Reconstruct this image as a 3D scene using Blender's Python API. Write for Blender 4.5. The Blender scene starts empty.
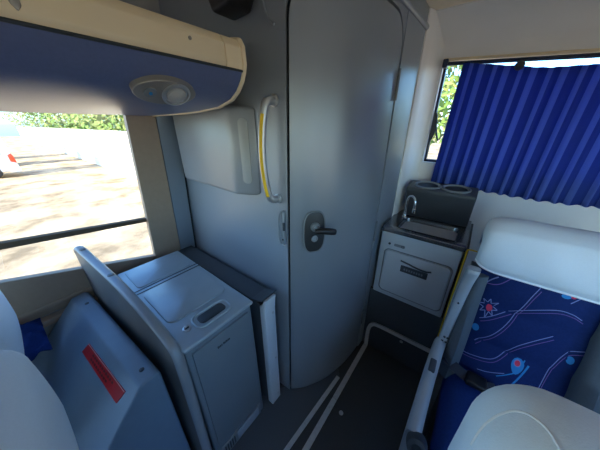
import bpy, bmesh, math, random
from mathutils import Vector, Matrix

SC = bpy.context.scene
COL = SC.collection
random.seed(7)
PI = math.pi
R = math.radians

# ------------------------------------------------------------------ camera
cam_d = bpy.data.cameras.new('camera')
cam = bpy.data.objects.new('camera', cam_d)
COL.objects.link(cam)
SC.camera = cam
cam.location = (0, 0, 1.5)
PITCH = math.atan(100 / 224)
cam.rotation_euler = (PI / 2 - PITCH, 0, R(37.8))
cam_d.sensor_fit = 'HORIZONTAL'
cam_d.sensor_width = 36
cam_d.lens = 36 * 224 / 600
cam_d.clip_start = 0.01
cam_d.clip_end = 400

# ------------------------------------------------------------------ sky and sun
world = bpy.data.worlds.new('sky')
SC.world = world
world.use_nodes = True
wn = world.node_tree.nodes
wl = world.node_tree.links
for n in list(wn):
    wn.remove(n)
sky = wn.new('ShaderNodeTexSky')
sky.sky_type = 'NISHITA'
sky.sun_disc = False
sky.sun_elevation = R(30)
sky.sun_rotation = R(173)
sky.altitude = 0
bg = wn.new('ShaderNodeBackground')
bg.inputs['Strength'].default_value = 0.92
out = wn.new('ShaderNodeOutputWorld')
tint = wn.new('ShaderNodeMix')
tint.data_type = 'RGBA'
tint.blend_type = 'MULTIPLY'
tint.inputs[0].default_value = 1.0
tint.inputs[7].default_value = (0.58, 0.84, 1.14, 1)
wl.new(sky.outputs[0], tint.inputs[6])
wl.new(tint.outputs[2], bg.inputs['Color'])
wl.new(bg.outputs[0], out.inputs['Surface'])

sun_d = bpy.data.lights.new('sun', 'SUN')
sun_d.energy = 16.0
sun_d.color = (1.0, 0.82, 0.56)
sun_d.angle = R(0.6)
sun = bpy.data.objects.new('sun', sun_d)
COL.objects.link(sun)
# light travels towards +y (rearwards), a touch towards -x, 28 degrees down
sun.rotation_euler = Vector((-0.09, 0.88, -0.50)).to_track_quat('-Z', 'Y').to_euler()

SC.view_settings.view_transform = 'Standard'
SC.view_settings.look = 'None'
SC.view_settings.gamma = 1
SC.view_settings.use_curve_mapping = False
SC.view_settings.exposure = -0.15

# ------------------------------------------------------------------ materials
def pbr(name, col, rough=0.5, metal=0.0, noise=0.0, scale=20.0, bump=0.0, bscale=200.0, spec=0.5, coat=0.0, stretch=None):
    m = bpy.data.materials.new(name)
    m.use_nodes = True
    nt = m.node_tree
    b = nt.nodes['Principled BSDF']
    b.inputs['Base Color'].default_value = (*col, 1)
    b.inputs['Roughness'].default_value = rough
    b.inputs['Metallic'].default_value = metal
    b.inputs['Specular IOR Level'].default_value = spec
    b.inputs['Coat Weight'].default_value = coat
    tc = nt.nodes.new('ShaderNodeTexCoord')
    src = tc.outputs['Object']
    if stretch:
        mp = nt.nodes.new('ShaderNodeMapping')
        mp.inputs['Scale'].default_value = stretch
        nt.links.new(src, mp.inputs['Vector'])
        src = mp.outputs['Vector']
    if noise > 0:
        nz = nt.nodes.new('ShaderNodeTexNoise')
        nz.inputs['Scale'].default_value = scale
        nz.inputs['Detail'].default_value = 5
        nt.links.new(src, nz.inputs['Vector'])
        mx = nt.nodes.new('ShaderNodeMix')
        mx.data_type = 'RGBA'
        mx.inputs[6].default_value = (*[max(0, c * (1 - noise)) for c in col], 1)
        mx.inputs[7].default_value = (*[min(1, c * (1 + noise)) for c in col], 1)
        nt.links.new(nz.outputs['Fac'], mx.inputs[0])
        nt.links.new(mx.outputs[2], b.inputs['Base Color'])
    if bump > 0:
        n2 = nt.nodes.new('ShaderNodeTexNoise')
        n2.inputs['Scale'].default_value = bscale
        nt.links.new(src, n2.inputs['Vector'])
        bp = nt.nodes.new('ShaderNodeBump')
        bp.inputs['Strength'].default_value = bump
        bp.inputs['Distance'].default_value = 0.002
        nt.links.new(n2.outputs['Fac'], bp.inputs['Height'])
        nt.links.new(bp.outputs['Normal'], b.inputs['Normal'])
    return m

def glass_mat(name, tint, gloss=0.06):
    m = bpy.data.materials.new(name)
    m.use_nodes = True
    nt = m.node_tree
    for n in list(nt.nodes):
        nt.nodes.remove(n)
    t = nt.nodes.new('ShaderNodeBsdfTransparent')
    t.inputs['Color'].default_value = (*tint, 1)
    g = nt.nodes.new('ShaderNodeBsdfGlossy')
    g.inputs['Roughness'].default_value = 0.02
    mx = nt.nodes.new('ShaderNodeMixShader')
    mx.inputs[0].default_value = gloss
    o = nt.nodes.new('ShaderNodeOutputMaterial')
    nt.links.new(t.outputs[0], mx.inputs[1])
    nt.links.new(g.outputs[0], mx.inputs[2])
    nt.links.new(mx.outputs[0], o.inputs['Surface'])
    return m

def cloth_translucent(name, col, amount, tcol):
    m = pbr(name, col, 0.9, noise=0.12, scale=160, spec=0.1)
    nt = m.node_tree
    b = nt.nodes['Principled BSDF']
    t = nt.nodes.new('ShaderNodeBsdfTranslucent')
    t.inputs['Color'].default_value = (*tcol, 1)
    mx = nt.nodes.new('ShaderNodeMixShader')
    mx.inputs[0].default_value = amount
    o = nt.nodes['Material Output']
    nt.links.new(b.outputs[0], mx.inputs[1])
    nt.links.new(t.outputs[0], mx.inputs[2])
    nt.links.new(mx.outputs[0], o.inputs['Surface'])
    return m

M = {}
M['cabin'] = pbr('cabin_paint', (0.30, 0.34, 0.39), 0.40, 0.35, noise=0.04, scale=6, bump=0.04, bscale=90)
M['door'] = pbr('door_paint', (0.29, 0.33, 0.38), 0.36, 0.45, noise=0.03, scale=5, bump=0.04, bscale=80)
M['cover'] = pbr('cover_plastic', (0.33, 0.35, 0.38), 0.36, 0.3, bump=0.05)
M['gap'] = pbr('dark_gap', (0.012, 0.014, 0.018), 0.8)
M['bin'] = pbr('bin_grey', (0.24, 0.28, 0.31), 0.42, 0.25, noise=0.05, scale=8, bump=0.05)
M['lid'] = pbr('lid_silver', (0.38, 0.44, 0.48), 0.40, 0.35, noise=0.10, scale=14, bump=0.05)
M['grille'] = pbr('grille_plate', (0.42, 0.48, 0.55), 0.5, 0.2, noise=0.2, scale=60)
M['partition'] = pbr('partition_grey', (0.21, 0.195, 0.185), 0.55, 0.05, noise=0.08, scale=40, bump=0.25, bscale=260)
M['partition_rim'] = pbr('partition_rim', (0.34, 0.36, 0.38), 0.38, 0.2, bump=0.1, bscale=200)
M['housing'] = pbr('housing_grey', (0.20, 0.28, 0.37), 0.45, 0.05, noise=0.06, scale=30, bump=0.15, bscale=300)
M['red'] = pbr('red_label', (0.55, 0.02, 0.03), 0.4, noise=0.1, scale=60)
M['redink'] = pbr('red_label_ink', (0.16, 0.03, 0.03), 0.5)
M['red_rim'] = pbr('red_label_edge', (0.75, 0.35, 0.36), 0.4)
M['sinkwhite'] = pbr('sink_panel', (0.48, 0.52, 0.56), 0.42, noise=0.04, scale=12)
M['whiteplastic'] = pbr('white_plastic', (0.62, 0.66, 0.70), 0.45, noise=0.04, scale=12)
M['cream'] = pbr('cream_plastic', (0.82, 0.68, 0.46), 0.38, noise=0.03, scale=10)
M['rackblue'] = pbr('rack_blue_vinyl', (0.11, 0.14, 0.27), 0.36, noise=0.10, scale=140, bump=0.1, bscale=300)
M['silver'] = pbr('satin_silver', (0.55, 0.56, 0.58), 0.32, 0.7)
M['alu'] = pbr('aluminium_strip', (0.62, 0.65, 0.68), 0.45, 0.35, noise=0.15, scale=60)
M['chrome'] = pbr('chrome', (0.80, 0.82, 0.84), 0.10, 1.0)
M['steel'] = pbr('dark_steel', (0.22, 0.23, 0.25), 0.22, 0.85, noise=0.1, scale=30)
M['yellow'] = pbr('yellow_tape', (0.85, 0.55, 0.02), 0.5)
M['lockplate'] = pbr('lock_plate_dark', (0.035, 0.038, 0.042), 0.42, 0.2)
M['inset'] = pbr('inset_grey', (0.44, 0.45, 0.45), 0.40, 0.1)
M['black'] = pbr('black_plastic', (0.012, 0.011, 0.012), 0.4)
M['darkgrey'] = pbr('dark_grey_plastic', (0.055, 0.062, 0.072), 0.5, noise=0.06, scale=30, bump=0.1)
M['armgrey'] = pbr('armrest_grey', (0.40, 0.43, 0.46), 0.42, 0.15, bump=0.1)
M['midgrey'] = pbr('mid_grey_plastic', (0.20, 0.22, 0.24), 0.45, 0.1, bump=0.1)
M['floor'] = pbr('floor_vinyl', (0.050, 0.054, 0.060), 0.6, noise=0.30, scale=220, bump=0.12, bscale=320)
M['floorgrey'] = pbr('floor_carpet', (0.085, 0.10, 0.12), 0.75, noise=0.25, scale=240, bump=0.3, bscale=400)
M['sidewall'] = pbr('side_wall_lining', (0.33, 0.34, 0.35), 0.6, noise=0.05, scale=30, bump=0.1)
M['pillardark'] = pbr('frame_brown', (0.13, 0.095, 0.065), 0.85, spec=0.1)
M['pillar'] = pbr('pillar_brown', (0.42, 0.30, 0.215), 0.6, noise=0.08, scale=50, bump=0.1)
M['rearwall'] = pbr('rear_wall_plastic', (0.78, 0.77, 0.76), 0.5, noise=0.04, scale=8)
M['ceiling'] = pbr('ceiling_beige', (0.86, 0.76, 0.60), 0.7, noise=0.05, scale=40, bump=0.1)
M['blackrail'] = pbr('rail_dark', (0.02, 0.03, 0.06), 0.4)
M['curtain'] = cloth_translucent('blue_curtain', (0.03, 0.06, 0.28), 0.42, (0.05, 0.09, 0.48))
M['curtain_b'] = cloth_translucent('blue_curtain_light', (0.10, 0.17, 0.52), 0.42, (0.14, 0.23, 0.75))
M['whitecloth'] = pbr('white_cloth', (0.76, 0.84, 0.92), 0.85, noise=0.04, scale=240, bump=0.15, bscale=500, spec=0.2)
M['piping'] = pbr('white_piping', (0.86, 0.88, 0.90), 0.8, spec=0.2)
M['seatblue'] = pbr('seat_blue_velour', (0.007, 0.021, 0.105), 0.85, noise=0.25, scale=120, spec=0.2)
M['seatblue2'] = pbr('seat_blue_velour_light', (0.013, 0.042, 0.20), 0.85, noise=0.25, scale=120, spec=0.2)
M['p_white'] = pbr('print_pale', (0.20, 0.25, 0.48), 0.85, spec=0.2)
M['p_cyan'] = pbr('print_cyan', (0.03, 0.22, 0.52), 0.85, spec=0.2)
M['p_red'] = pbr('print_red', (0.62, 0.05, 0.10), 0.85, spec=0.2)
M['p_pink'] = pbr('print_mauve', (0.16, 0.10, 0.30), 0.85, spec=0.2)
M['bolster'] = pbr('seat_grey_fabric', (0.10, 0.12, 0.14), 0.85, noise=0.12, scale=150, spec=0.2)
M['belt'] = pbr('belt_webbing', (0.015, 0.02, 0.035), 0.7)
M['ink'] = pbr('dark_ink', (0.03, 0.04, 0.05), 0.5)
M['glass'] = glass_mat('window_glass', (0.90, 0.93, 0.92))
M['lens'] = pbr('lamp_lens', (0.45, 0.44, 0.43), 0.2, 0.1)
M['bezel'] = pbr('lamp_bezel', (0.30, 0.28, 0.26), 0.35, 0.4)
M['sand'] = pbr('sand', (0.52, 0.39, 0.25), 0.95, noise=0.48, scale=0.9, spec=0.1)
_nt = M['sand'].node_tree
_mx = [n for n in _nt.nodes if n.type == 'MIX'][0]
_nz = [n for n in _nt.nodes if n.type == 'TEX_NOISE'][0]
_mr = _nt.nodes.new('ShaderNodeMapRange')
_mr.inputs['From Min'].default_value = 0.36
_mr.inputs['From Max'].default_value = 0.62
_nt.links.new(_nz.outputs['Fac'], _mr.inputs['Value'])
_nt.links.new(_mr.outputs['Result'], _mx.inputs[0])
_nz.inputs['Detail'].default_value = 9
_nz.inputs['Roughness'].default_value = 0.62
M['limewall'] = pbr('lime_wall', (0.80, 0.74, 0.66), 0.95, noise=0.12, scale=1.2, spec=0.1)
M['vanwhite'] = pbr('van_white', (0.75, 0.76, 0.76), 0.35)
M['vanglass'] = pbr('van_glass', (0.04, 0.05, 0.06), 0.35, spec=0.2)
M['tail'] = pbr('tail_lamp', (0.75, 0.07, 0.02), 0.25)
M['rubber'] = pbr('rubber', (0.02, 0.02, 0.02), 0.8)
M['leaf'] = pbr('leaf_green', (0.16, 0.26, 0.05), 0.8, noise=0.4, scale=1.5)
M['leaf2'] = pbr('leaf_olive', (0.24, 0.27, 0.08), 0.8, noise=0.4, scale=1.5)
M['bark'] = pbr('bark', (0.16, 0.12, 0.09), 0.9, noise=0.3, scale=10)

# ------------------------------------------------------------------ mesh builder
class MB:
    """collects shapes in world coordinates, then links ONE mesh object"""
    def __init__(self):
        self.bm = bmesh.new()
        self.mats = []
    def mi(self, m):
        if m not in self.mats:
            self.mats.append(m)
        return self.mats.index(m)
    def add(self, other, m, mat=None):
        i = self.mi(m)
        mp = {}
        for v in other.verts:
            mp[v] = self.bm.verts.new(mat @ v.co if mat else v.co)
        for f in other.faces:
            try:
                nf = self.bm.faces.new([mp[v] for v in f.verts])
                nf.material_index = i
                nf.smooth = True
            except ValueError:
                pass
        other.free()
    def box(self, lo, hi, m, bev=0.0, seg=3, mat=None, taper=None):
        b = bmesh.new()
        bmesh.ops.create_cube(b, size=1)
        c = [(lo[i] + hi[i]) / 2 for i in range(3)]
        s = [abs(hi[i] - lo[i]) for i in range(3)]
        for v in b.verts:
            v.co = Vector((c[0] + v.co.x * s[0], c[1] + v.co.y * s[1], c[2] + v.co.z * s[2]))
        if taper:
            for v in b.verts:
                v.co = taper(v.co)
        if bev > 0:
            bmesh.ops.bevel(b, geom=list(b.edges), offset=bev, segments=seg, profile=0.5, affect='EDGES', clamp_overlap=True)
        self.add(b, m, mat)
        return self
    def prism(self, poly, vec, m, bev=0.0, seg=3, mat=None):
        """poly: list of 3D points (planar), extruded by vec"""
        b = bmesh.new()
        vs = [b.verts.new(Vector(p)) for p in poly]
        f = b.faces.new(vs)
        r = bmesh.ops.extrude_face_region(b, geom=[f])
        nv = [g for g in r['geom'] if isinstance(g, bmesh.types.BMVert)]
        bmesh.ops.translate(b, verts=nv, vec=Vector(vec))
        bmesh.ops.recalc_face_normals(b, faces=b.faces)
        if bev > 0:
            bmesh.ops.bevel(b, geom=list(b.edges), offset=bev, segments=seg, profile=0.5, affect='EDGES', clamp_overlap=True)
        self.add(b, m, mat)
        return self
    def tube(self, pts, r, m, n=12, flat=None, closed=False):
        """sweep a circle (or flat=(w,h) section with reference up) along pts"""
        b = bmesh.new()
        P = [Vector(p) for p in pts]
        rings = []
        up = Vector((0, 0, 1))
        prev = None
        L = len(P)
        for i, p in enumerate(P):
            if closed:
                t = (P[(i + 1) % L] - P[i - 1]).normalized()
            else:
                t = (P[min(i + 1, L - 1)] - P[max(i - 1, 0)]).normalized()
            if prev is None:
                ref = up if abs(t.dot(up)) < 0.9 else Vector((1, 0, 0))
                a = t.cross(ref).normalized()
            else:
                a = (prev - t * prev.dot(t)).normalized()
            prev = a
            c = t.cross(a)
            rr = r[i] if isinstance(r, (list, tuple)) else r
            ring = [b.verts.new(p + (a * math.cos(2 * PI * k / n) + c * math.sin(2 * PI * k / n)) * rr) for k in range(n)]
            rings.append(ring)
        for i in range(L if closed else L - 1):
            A, B = rings[i], rings[(i + 1) % L]
            for k in range(n):
                b.faces.new([A[k], A[(k + 1) % n], B[(k + 1) % n], B[k]])
        if not closed:
            b.faces.new(rings[0][::-1])
            b.faces.new(rings[-1])
        bmesh.ops.recalc_face_normals(b, faces=b.faces)
        self.add(b, m)
        return self
    def strip(self, pts, w, th, up, m):
        """flat band following pts; width w along side = t x up, thickness th along up"""
        b = bmesh.new()
        P = [Vector(p) for p in pts]
        rings = []
        for i, p in enumerate(P):
            t = (P[min(i + 1, len(P) - 1)] - P[max(i - 1, 0)]).normalized()
            u = Vector(up[i] if isinstance(up, list) else up).normalized()
            s = t.cross(u).normalized()
            u = s.cross(t).normalized()
            rings.append([b.verts.new(p + s * w / 2 * a + u * th * c) for a, c in ((-1, 0), (1, 0), (1, 1), (-1, 1))])
        for A, B in zip(rings, rings[1:]):
            for k in range(4):
                b.faces.new([A[k], A[(k + 1) % 4], B[(k + 1) % 4], B[k]])
        b.faces.new(rings[0][::-1])
        b.faces.new(rings[-1])
        bmesh.ops.recalc_face_normals(b, faces=b.faces)
        self.add(b, m)
        return self
    def lathe(self, prof, m, n=24, mat=None, squash=(1, 1)):
        """prof: (r, z) list about local z"""
        b = bmesh.new()
        rings = []
        for r, z in prof:
            rings.append([b.verts.new((r * math.cos(2 * PI * k / n) * squash[0], r * math.sin(2 * PI * k / n) * squash[1], z)) for k in range(n)])
        for A, B in zip(rings, rings[1:]):
            for k in range(n):
                b.faces.new([A[k], A[(k + 1) % n], B[(k + 1) % n], B[k]])
        if prof[0][0] > 1e-6:
            b.faces.new(rings[0][::-1])
        if prof[-1][0] > 1e-6:
            b.faces.new(rings[-1])
        bmesh.ops.remove_doubles(b, verts=b.verts, dist=1e-6)
        bmesh.ops.recalc_face_normals(b, faces=b.faces)
        self.add(b, m, mat)
        return self
    def grid(self, fn, nu, nv, m, th=None):
        """fn(u,v) -> point; optional thickness vector function via solid back side"""
        b = bmesh.new()
        G = [[b.verts.new(fn(i / nu, j / nv)) for j in range(nv + 1)] for i in range(nu + 1)]
        for i in range(nu):
            for j in range(nv):
                b.faces.new([G[i][j], G[i + 1][j], G[i + 1][j + 1], G[i][j + 1]])
        if th is not None:
            r = bmesh.ops.extrude_face_region(b, geom=list(b.faces))
            nv_ = [g for g in r['geom'] if isinstance(g, bmesh.types.BMVert)]
            bmesh.ops.translate(b, verts=nv_, vec=Vector(th))
        bmesh.ops.recalc_face_normals(b, faces=b.faces)
        self.add(b, m)
        return self
    def build(self, name, parent=None, sharp=35):
        me = bpy.data.meshes.new(name)
        o = bpy.data.objects.new(name, me)
        COL.objects.link(o)
        off = Vector((0, 0, 0))
        if parent is not None:
            p = parent
            while p is not None:
                off += p.location
                p = p.parent
        bmesh.ops.translate(self.bm, verts=self.bm.verts, vec=-off)
        ang = R(sharp)
        for e in self.bm.edges:
            if len(e.link_faces) == 2 and e.calc_face_angle(0) > ang:
                e.smooth = False
        self.bm.to_mesh(me)
        self.bm.free()
        for m in self.mats:
            me.materials.append(M[m])
        if parent is not None:
            o.parent = parent
        return o

def tag(o, label, cat, group=None, kind=None):
    o['label'] = label
    o['category'] = cat
    if group:
        o['group'] = group
    if kind:
        o['kind'] = kind
    return o

def thing(name, loc, label, cat, group=None):
    o = bpy.data.objects.new(name, None)
    COL.objects.link(o)
    o.empty_display_size = 0.05
    o.location = loc
    return tag(o, label, cat, group)

def struct(o, label=None, cat=None):
    o['kind'] = 'structure'
    if label:
        o['label'] = label
        o['category'] = cat
    return o

def frame(o, x, z):
    """matrix with local x axis, local z axis (normal), origin"""
    x = Vector(x).normalized()
    z = Vector(z).normalized()
    y = z.cross(x).normalized()
    x = y.cross(z).normalized()
    m = Matrix((x, y, z)).transposed().to_4x4()
    m.translation = Vector(o)
    return m

def catmull(P, n=6):
    P = [Vector(p) for p in P]
    if len(P) < 3:
        return P
    Q = [P[0] * 2 - P[1]] + P + [P[-1] * 2 - P[-2]]
    outp = []
    for i in range(1, len(Q) - 2):
        for k in range(n):
            t = k / n
            a, b, c, d = Q[i - 1], Q[i], Q[i + 1], Q[i + 2]
            outp.append(0.5 * ((2 * b) + (c - a) * t + (2 * a - 5 * b + 4 * c - d) * t * t + (3 * b - a - 3 * c + d) * t ** 3))
    outp.append(P[-1])
    return outp

def rrect(w, h, r, n=6):
    """rounded rectangle outline centred on the origin"""
    pts = []
    for cx, cy, a0 in ((w / 2 - r, h / 2 - r, 0), (-w / 2 + r, h / 2 - r, 90), (-w / 2 + r, -h / 2 + r, 180), (w / 2 - r, -h / 2 + r, 270)):
        for k in range(n + 1):
            a = R(a0 + 90 * k / n)
            pts.append((cx + r * math.cos(a), cy + r * math.sin(a)))
    return pts

def screw(mb, pos, nrm, r=0.006, m='silver'):
    x = Vector((0, 0, 1)) if abs(Vector(nrm).normalized().z) < 0.9 else Vector((1, 0, 0))
    mb.lathe([(r, -0.002), (r, 0.001), (r * 0.7, 0.0025), (0, 0.003)], m, n=10, mat=frame(pos, x, nrm))

# ------------------------------------------------------------------ outside ground
g = MB()
g.box((-90, -70, -1.2), (70, 90, -1.0), 'sand')
struct(g.build('ground'))

# ------------------------------------------------------------------ bus shell
def wx(z):
    return -1.31 - 0.118 * (1.55 - z)

f = MB()
f.box((-1.52, -5.2, -0.08), (1.16, 1.72, 0.0), 'floor')
struct(f.build('floor'))
# raised grey carpet strip beside the bin, left of the door threshold
f = MB()
f.prism([(-1.45, -0.5, 0), (-0.405, -0.5, 0), (-0.405, 0.36, 0), (-0.372, 0.90, 0), (-0.40, 0.94, 0), (-0.62, 0.61, 0), (-1.40, 0.61, 0)], (0, 0, 0.004), 'floorgrey')
struct(f.build('floor_carpet'))

c = MB()
c.box((-1.34, -5.2, 2.0), (1.16, 1.74, 2.06), 'ceiling')
struct(c.build('ceiling'))

w = MB()
def wall_poly(pts):
    w.prism([(wx(z), y, z) for y, z in pts], (-0.02, 0, 0), 'sidewall')
wall_poly([(-5.2, 0), (1.70, 0), (1.70, 0.78), (0.38, 0.78), (-0.25, 0.95), (-5.2, 0.95)])
wall_poly([(-5.2, 1.64), (0.41, 1.64), (1.70, 1.64), (1.70, 2.06), (-5.2, 2.06)])
wall_poly([(0.382, 0.78), (1.70, 0.78), (1.70, 1.64), (0.406, 1.64)])
wall_poly([(-5.2, 0.95), (-5.0, 0.95), (-5.0, 1.64), (-5.2, 1.64)])
struct(w.build('wall_left'))

# left window: pane, sloping dark bar
w1 = bpy.data.objects.new('window_1', None)
COL.objects.link(w1)
struct(w1)
p = MB()
p.prism([(wx(z) - 0.012, y, z) for y, z in ((-5.0, 0.95), (-0.25, 0.95), (0.382, 0.78), (0.406, 1.64), (-5.0, 1.64))], (-0.004, 0, 0), 'glass')
p.build('window_pane', w1)
p = MB()
p.prism([(wx(z) - 0.006, y, z) for y, z in ((-5.0, 1.066), (-0.12, 1.060), (0.39, 1.006), (0.39, 1.026), (-0.12, 1.086), (-5.0, 1.094))], (-0.03, 0, 0), 'pillardark')
p.build('window_bar', w1)
# brown frame band below the glass and the pillar beside it
t = MB()
t.prism([(wx(z) + 0.012, y, z) for y, z in ((-5.0, 0.955), (-0.25, 0.955), (0.378, 0.785), (0.404, 1.62), (0.525, 1.62), (0.525, 0.70), (-0.3, 0.70), (-5.0, 0.70))], (-0.032, 0, 0), 'pillar')
struct(t.build('trim_1'))
t = MB()
t.box((-1.46, -5.0, 0.66), (-1.365, 0.12, 0.69), 'pillar', 0.006)
t.box((-1.46, -5.0, 0.735), (-1.385, 0.14, 0.755), 'pillar', 0.005)
struct(t.build('trim_2'))
# pale lining between pillar and toilet wall
t = MB()
t.prism([(wx(z) + 0.010, y, z) for y, z in ((0.530, 0.70), (0.628, 0.70), (0.628, 1.64), (0.530, 1.64))], (-0.010, 0, 0), 'cabin')
t.prism([(wx(z) + 0.012, y, z) for y, z in ((0.622, 0.70), (0.631, 0.70), (0.631, 1.64), (0.622, 1.64))], (-0.010, 0, 0), 'gap')
struct(t.build('trim_3'))

# right wall with windows
w = MB()
w.box((1.10, -5.2, 0), (1.15, 1.72, 0.92), 'sidewall')
w.box((1.10, -5.2, 1.66), (1.15, 1.72, 2.06), 'sidewall')
w.box((1.10, 1.10, 0.92), (1.15, 1.72, 1.66), 'sidewall')
w.box((1.10, -5.2, 0.92), (1.15, -5.0, 1.66), 'sidewall')
for y in (-3.5, -2.0, -0.5):
    w.box((1.10, y - 0.04, 0.92), (1.15, y + 0.04, 1.66), 'sidewall')
struct(w.build('wall_right'))
p = MB()
p.box((1.122, -5.0, 0.92), (1.126, 1.10, 1.66), 'glass')
struct(p.build('window_3'))
# unseen bus front, closed solid to block warm sun bounce
w = MB()
w.box((-1.52, -5.25, 0), (1.16, -5.2, 2.06), 'sidewall')
struct(w.build('wall_front_blocker'))

# rear wall with window recess
ZB, ZT = 1.285, 1.815
def ztx(x):
    return ZT - 0.075 * (x + 0.238)
w = MB()
w.box((-1.52, 1.64, 0), (1.16, 1.72, ZB), 'rearwall')
w.prism([(-1.40, 1.64, ztx(-1.40)), (1.16, 1.64, ztx(1.16)), (1.16, 1.64, 2.06), (-1.40, 1.64, 2.06)], (0, 0.08, 0), 'rearwall')
w.box((-1.46, 1.64, ZB), (-0.284, 1.72, ZT), 'rearwall')
w.box((1.00, 1.64, ZB), (1.16, 1.72, ZT), 'rearwall')
struct(w.build('wall_rear'))
w2 = bpy.data.objects.new('window_2', None)
COL.objects.link(w2)
struct(w2)
p = MB()
p.box((-0.284, 1.695, ZB), (1.0, 1.699, ZT), 'glass')
p.build('window_pane', w2)
p = MB()
for lo, hi in (((-0.284, 1.68, ZB), (-0.272, 1.71, ZT)), ((-0.284, 1.68, ZB), (1.0, 1.71, ZB + 0.014)), ((-0.284, 1.68, ZT - 0.014), (-0.25, 1.71, ZT - 0.004))):
    p.box(lo, hi, 'blackrail')
p.build('window_seal', w2)
p = MB()
p.prism([(x, 1.625, ztx(x) + d) for x, d in ((-0.284, -0.006), (1.04, -0.006), (1.04, 0.008), (-0.284, 0.008))], (0, 0.065, 0), 'cream', 0.004)
p.build('window_head', w2)
# cove between rear wall and ceiling, rounded column to the toilet wall
t = MB()
prof = [(1.655, 1.86), (1.64, 1.86)]
for k in range(9):
    a = R(90 * k / 8)
    prof.append((1.64 - 0.14 * (1 - math.cos(a)), 1.86 + 0.135 * math.sin(a)))
prof += [(1.50, 2.01), (1.655, 2.01)]
t.prism([(-0.36, y, z) for y, z in prof], (1.50, 0, 0), 'rearwall')
struct(t.build('trim_4'))
t = MB()
prof = [(-0.42, 1.44), (-0.352, 1.44), (-0.340, 1.47)]
for k in range(9):
    a = R(90 * k / 8)
    prof.append((-0.338 + 0.046 * (1 - math.cos(a)), 1.52 + 0.118 * math.sin(a)))
prof += [(-0.290, 1.65), (-0.42, 1.65)]
t.prism([(x, y, 0.0) for x, y in prof], (0, 0, 1.995), 'rearwall')
struct(t.build('trim_5'))

# ------------------------------------------------------------------ toilet cabin wall and curved door
curve = catmull([(-0.575, 0.631, 0), (-0.525, 0.677, 0), (-0.486, 0.729, 0), (-0.434, 0.824, 0), (-0.396, 0.953, 0), (-0.378, 1.067, 0), (-0.368, 1.20, 0)], 8)
path = [Vector((-1.45, 0.631, 0))] + curve + [Vector((-0.363, 1.32, 0)), Vector((-0.36, 1.50, 0))]
cum = [0.0]
for a, b in zip(path, path[1:]):
    cum.append(cum[-1] + (b - a).length)
def pat(s):
    s = max(0.0, min(cum[-1], s))
    for i in range(len(path) - 1):
        if s <= cum[i + 1] + 1e-9:
            u = (s - cum[i]) / (cum[i + 1] - cum[i])
            return path[i].lerp(path[i + 1], u)
    return path[-1]
def ptan(s):
    d = 0.012
    return (pat(s + d) - pat(s - d)).normalized()
def pnorm(s):
    t_ = ptan(s)
    return Vector((t_.y, -t_.x, 0))
def wp(s, z, off=0.0):
    p_ = pat(s) + pnorm(s) * off
    # the cabin front leans slightly to the right towards its top
    lean = 0.030 * z / 1.85 * max(0.0, 1 - max(0.0, p_.y - 0.631) / 0.5)
    return Vector((p_.x + lean, p_.y, z))
def s_of_y(y):
    lo, hi = cum[1], cum[-1]
    for _ in range(50):
        mid = (lo + hi) / 2
        if pat(mid).y < y:
            lo = mid
        else:
            hi = mid
    return lo
SA = cum[1] + 0.013
SB = s_of_y(1.165)
ZD0, ZD1, RD = 0.012, 1.885, 0.10
GAP = 0.010
def door_top(s, g=0.0):
    a, b, r = SA - g, SB + g, RD + g
    zt = ZD1 + g
    for e in (s - a, b - s):
        if e < r:
            zt = min(zt, ZD1 + g - r + math.sqrt(max(0, r * r - (r - max(0, e)) ** 2)))
    return zt
def sheet(bm, sr, zlo, zhi, nz, off, th, first=None):
    rows = []
    for s in sr:
        z0, z1 = zlo(s), zhi(s)
        col = []
        for j in range(nz + 1):
            z = z0 + (z1 - z0) * j / nz
            p_ = wp(s, z, off)
            if first and s == sr[0]:
                p_.x = first(z)
            q_ = wp(s, z, off - th)
            if first and s == sr[0]:
                q_.x = first(z)
            col.append((bm.verts.new(p_), bm.verts.new(q_)))
        rows.append(col)
    n = len(sr)
    for i in range(n - 1):
        for j in range(nz):
            a, b, c_, d = rows[i][j], rows[i + 1][j], rows[i + 1][j + 1], rows[i][j + 1]
            bm.faces.new([a[0], b[0], c_[0], d[0]])
            bm.faces.new([d[1], c_[1], b[1], a[1]])
    for i in range(n - 1):
        for j, fl in ((0, 1), (nz, 0)):
            a, b = rows[i][j], rows[i + 1][j]
            bm.faces.new([a[1], b[1], b[0], a[0]] if fl else [a[0], b[0], b[1], a[1]])
    for j in range(nz):
        for i in (0, n - 1):
            a, b = rows[i][j], rows[i][j + 1]
            bm.faces.new([a[0], b[0], b[1], a[1]] if i == 0 else [b[0], a[0], a[1], b[1]])
    bmesh.ops.recalc_face_normals(bm, faces=bm.faces)
def lin(a, b, n):
    return [a + (b - a) * k / n for k in range(n + 1)]
TOP = 1.998
w = MB()
b = bmesh.new()
# left panel up to the door gap
sheet(b, lin(0.0, SA - GAP, 14), lambda s: 0.0, lambda s: TOP, 6, 0.0, 0.02, first=lambda z: wx(z) - 0.01)
w.add(b, 'cabin')
b = bmesh.new()
sr = [SA - GAP + RD * (1 - math.cos(R(90 * k / 10))) for k in range(11)] + lin(SA + RD, SB - RD, 22)[1:-1] + [SB + GAP - RD * (1 - math.cos(R(90 * k / 10))) for k in range(10, -1, -1)]
sheet(b, sr, lambda s: door_top(s, GAP), lambda s: TOP, 1, 0.0, 0.02)
w.add(b, 'cabin')
b = bmesh.new()
sheet(b, lin(SB + GAP, cum[-1], 10), lambda s: 0.0, lambda s: TOP, 6, 0.003, 0.023)
w.add(b, 'cabin')
wt = struct(w.build('wall_toilet'))
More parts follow.
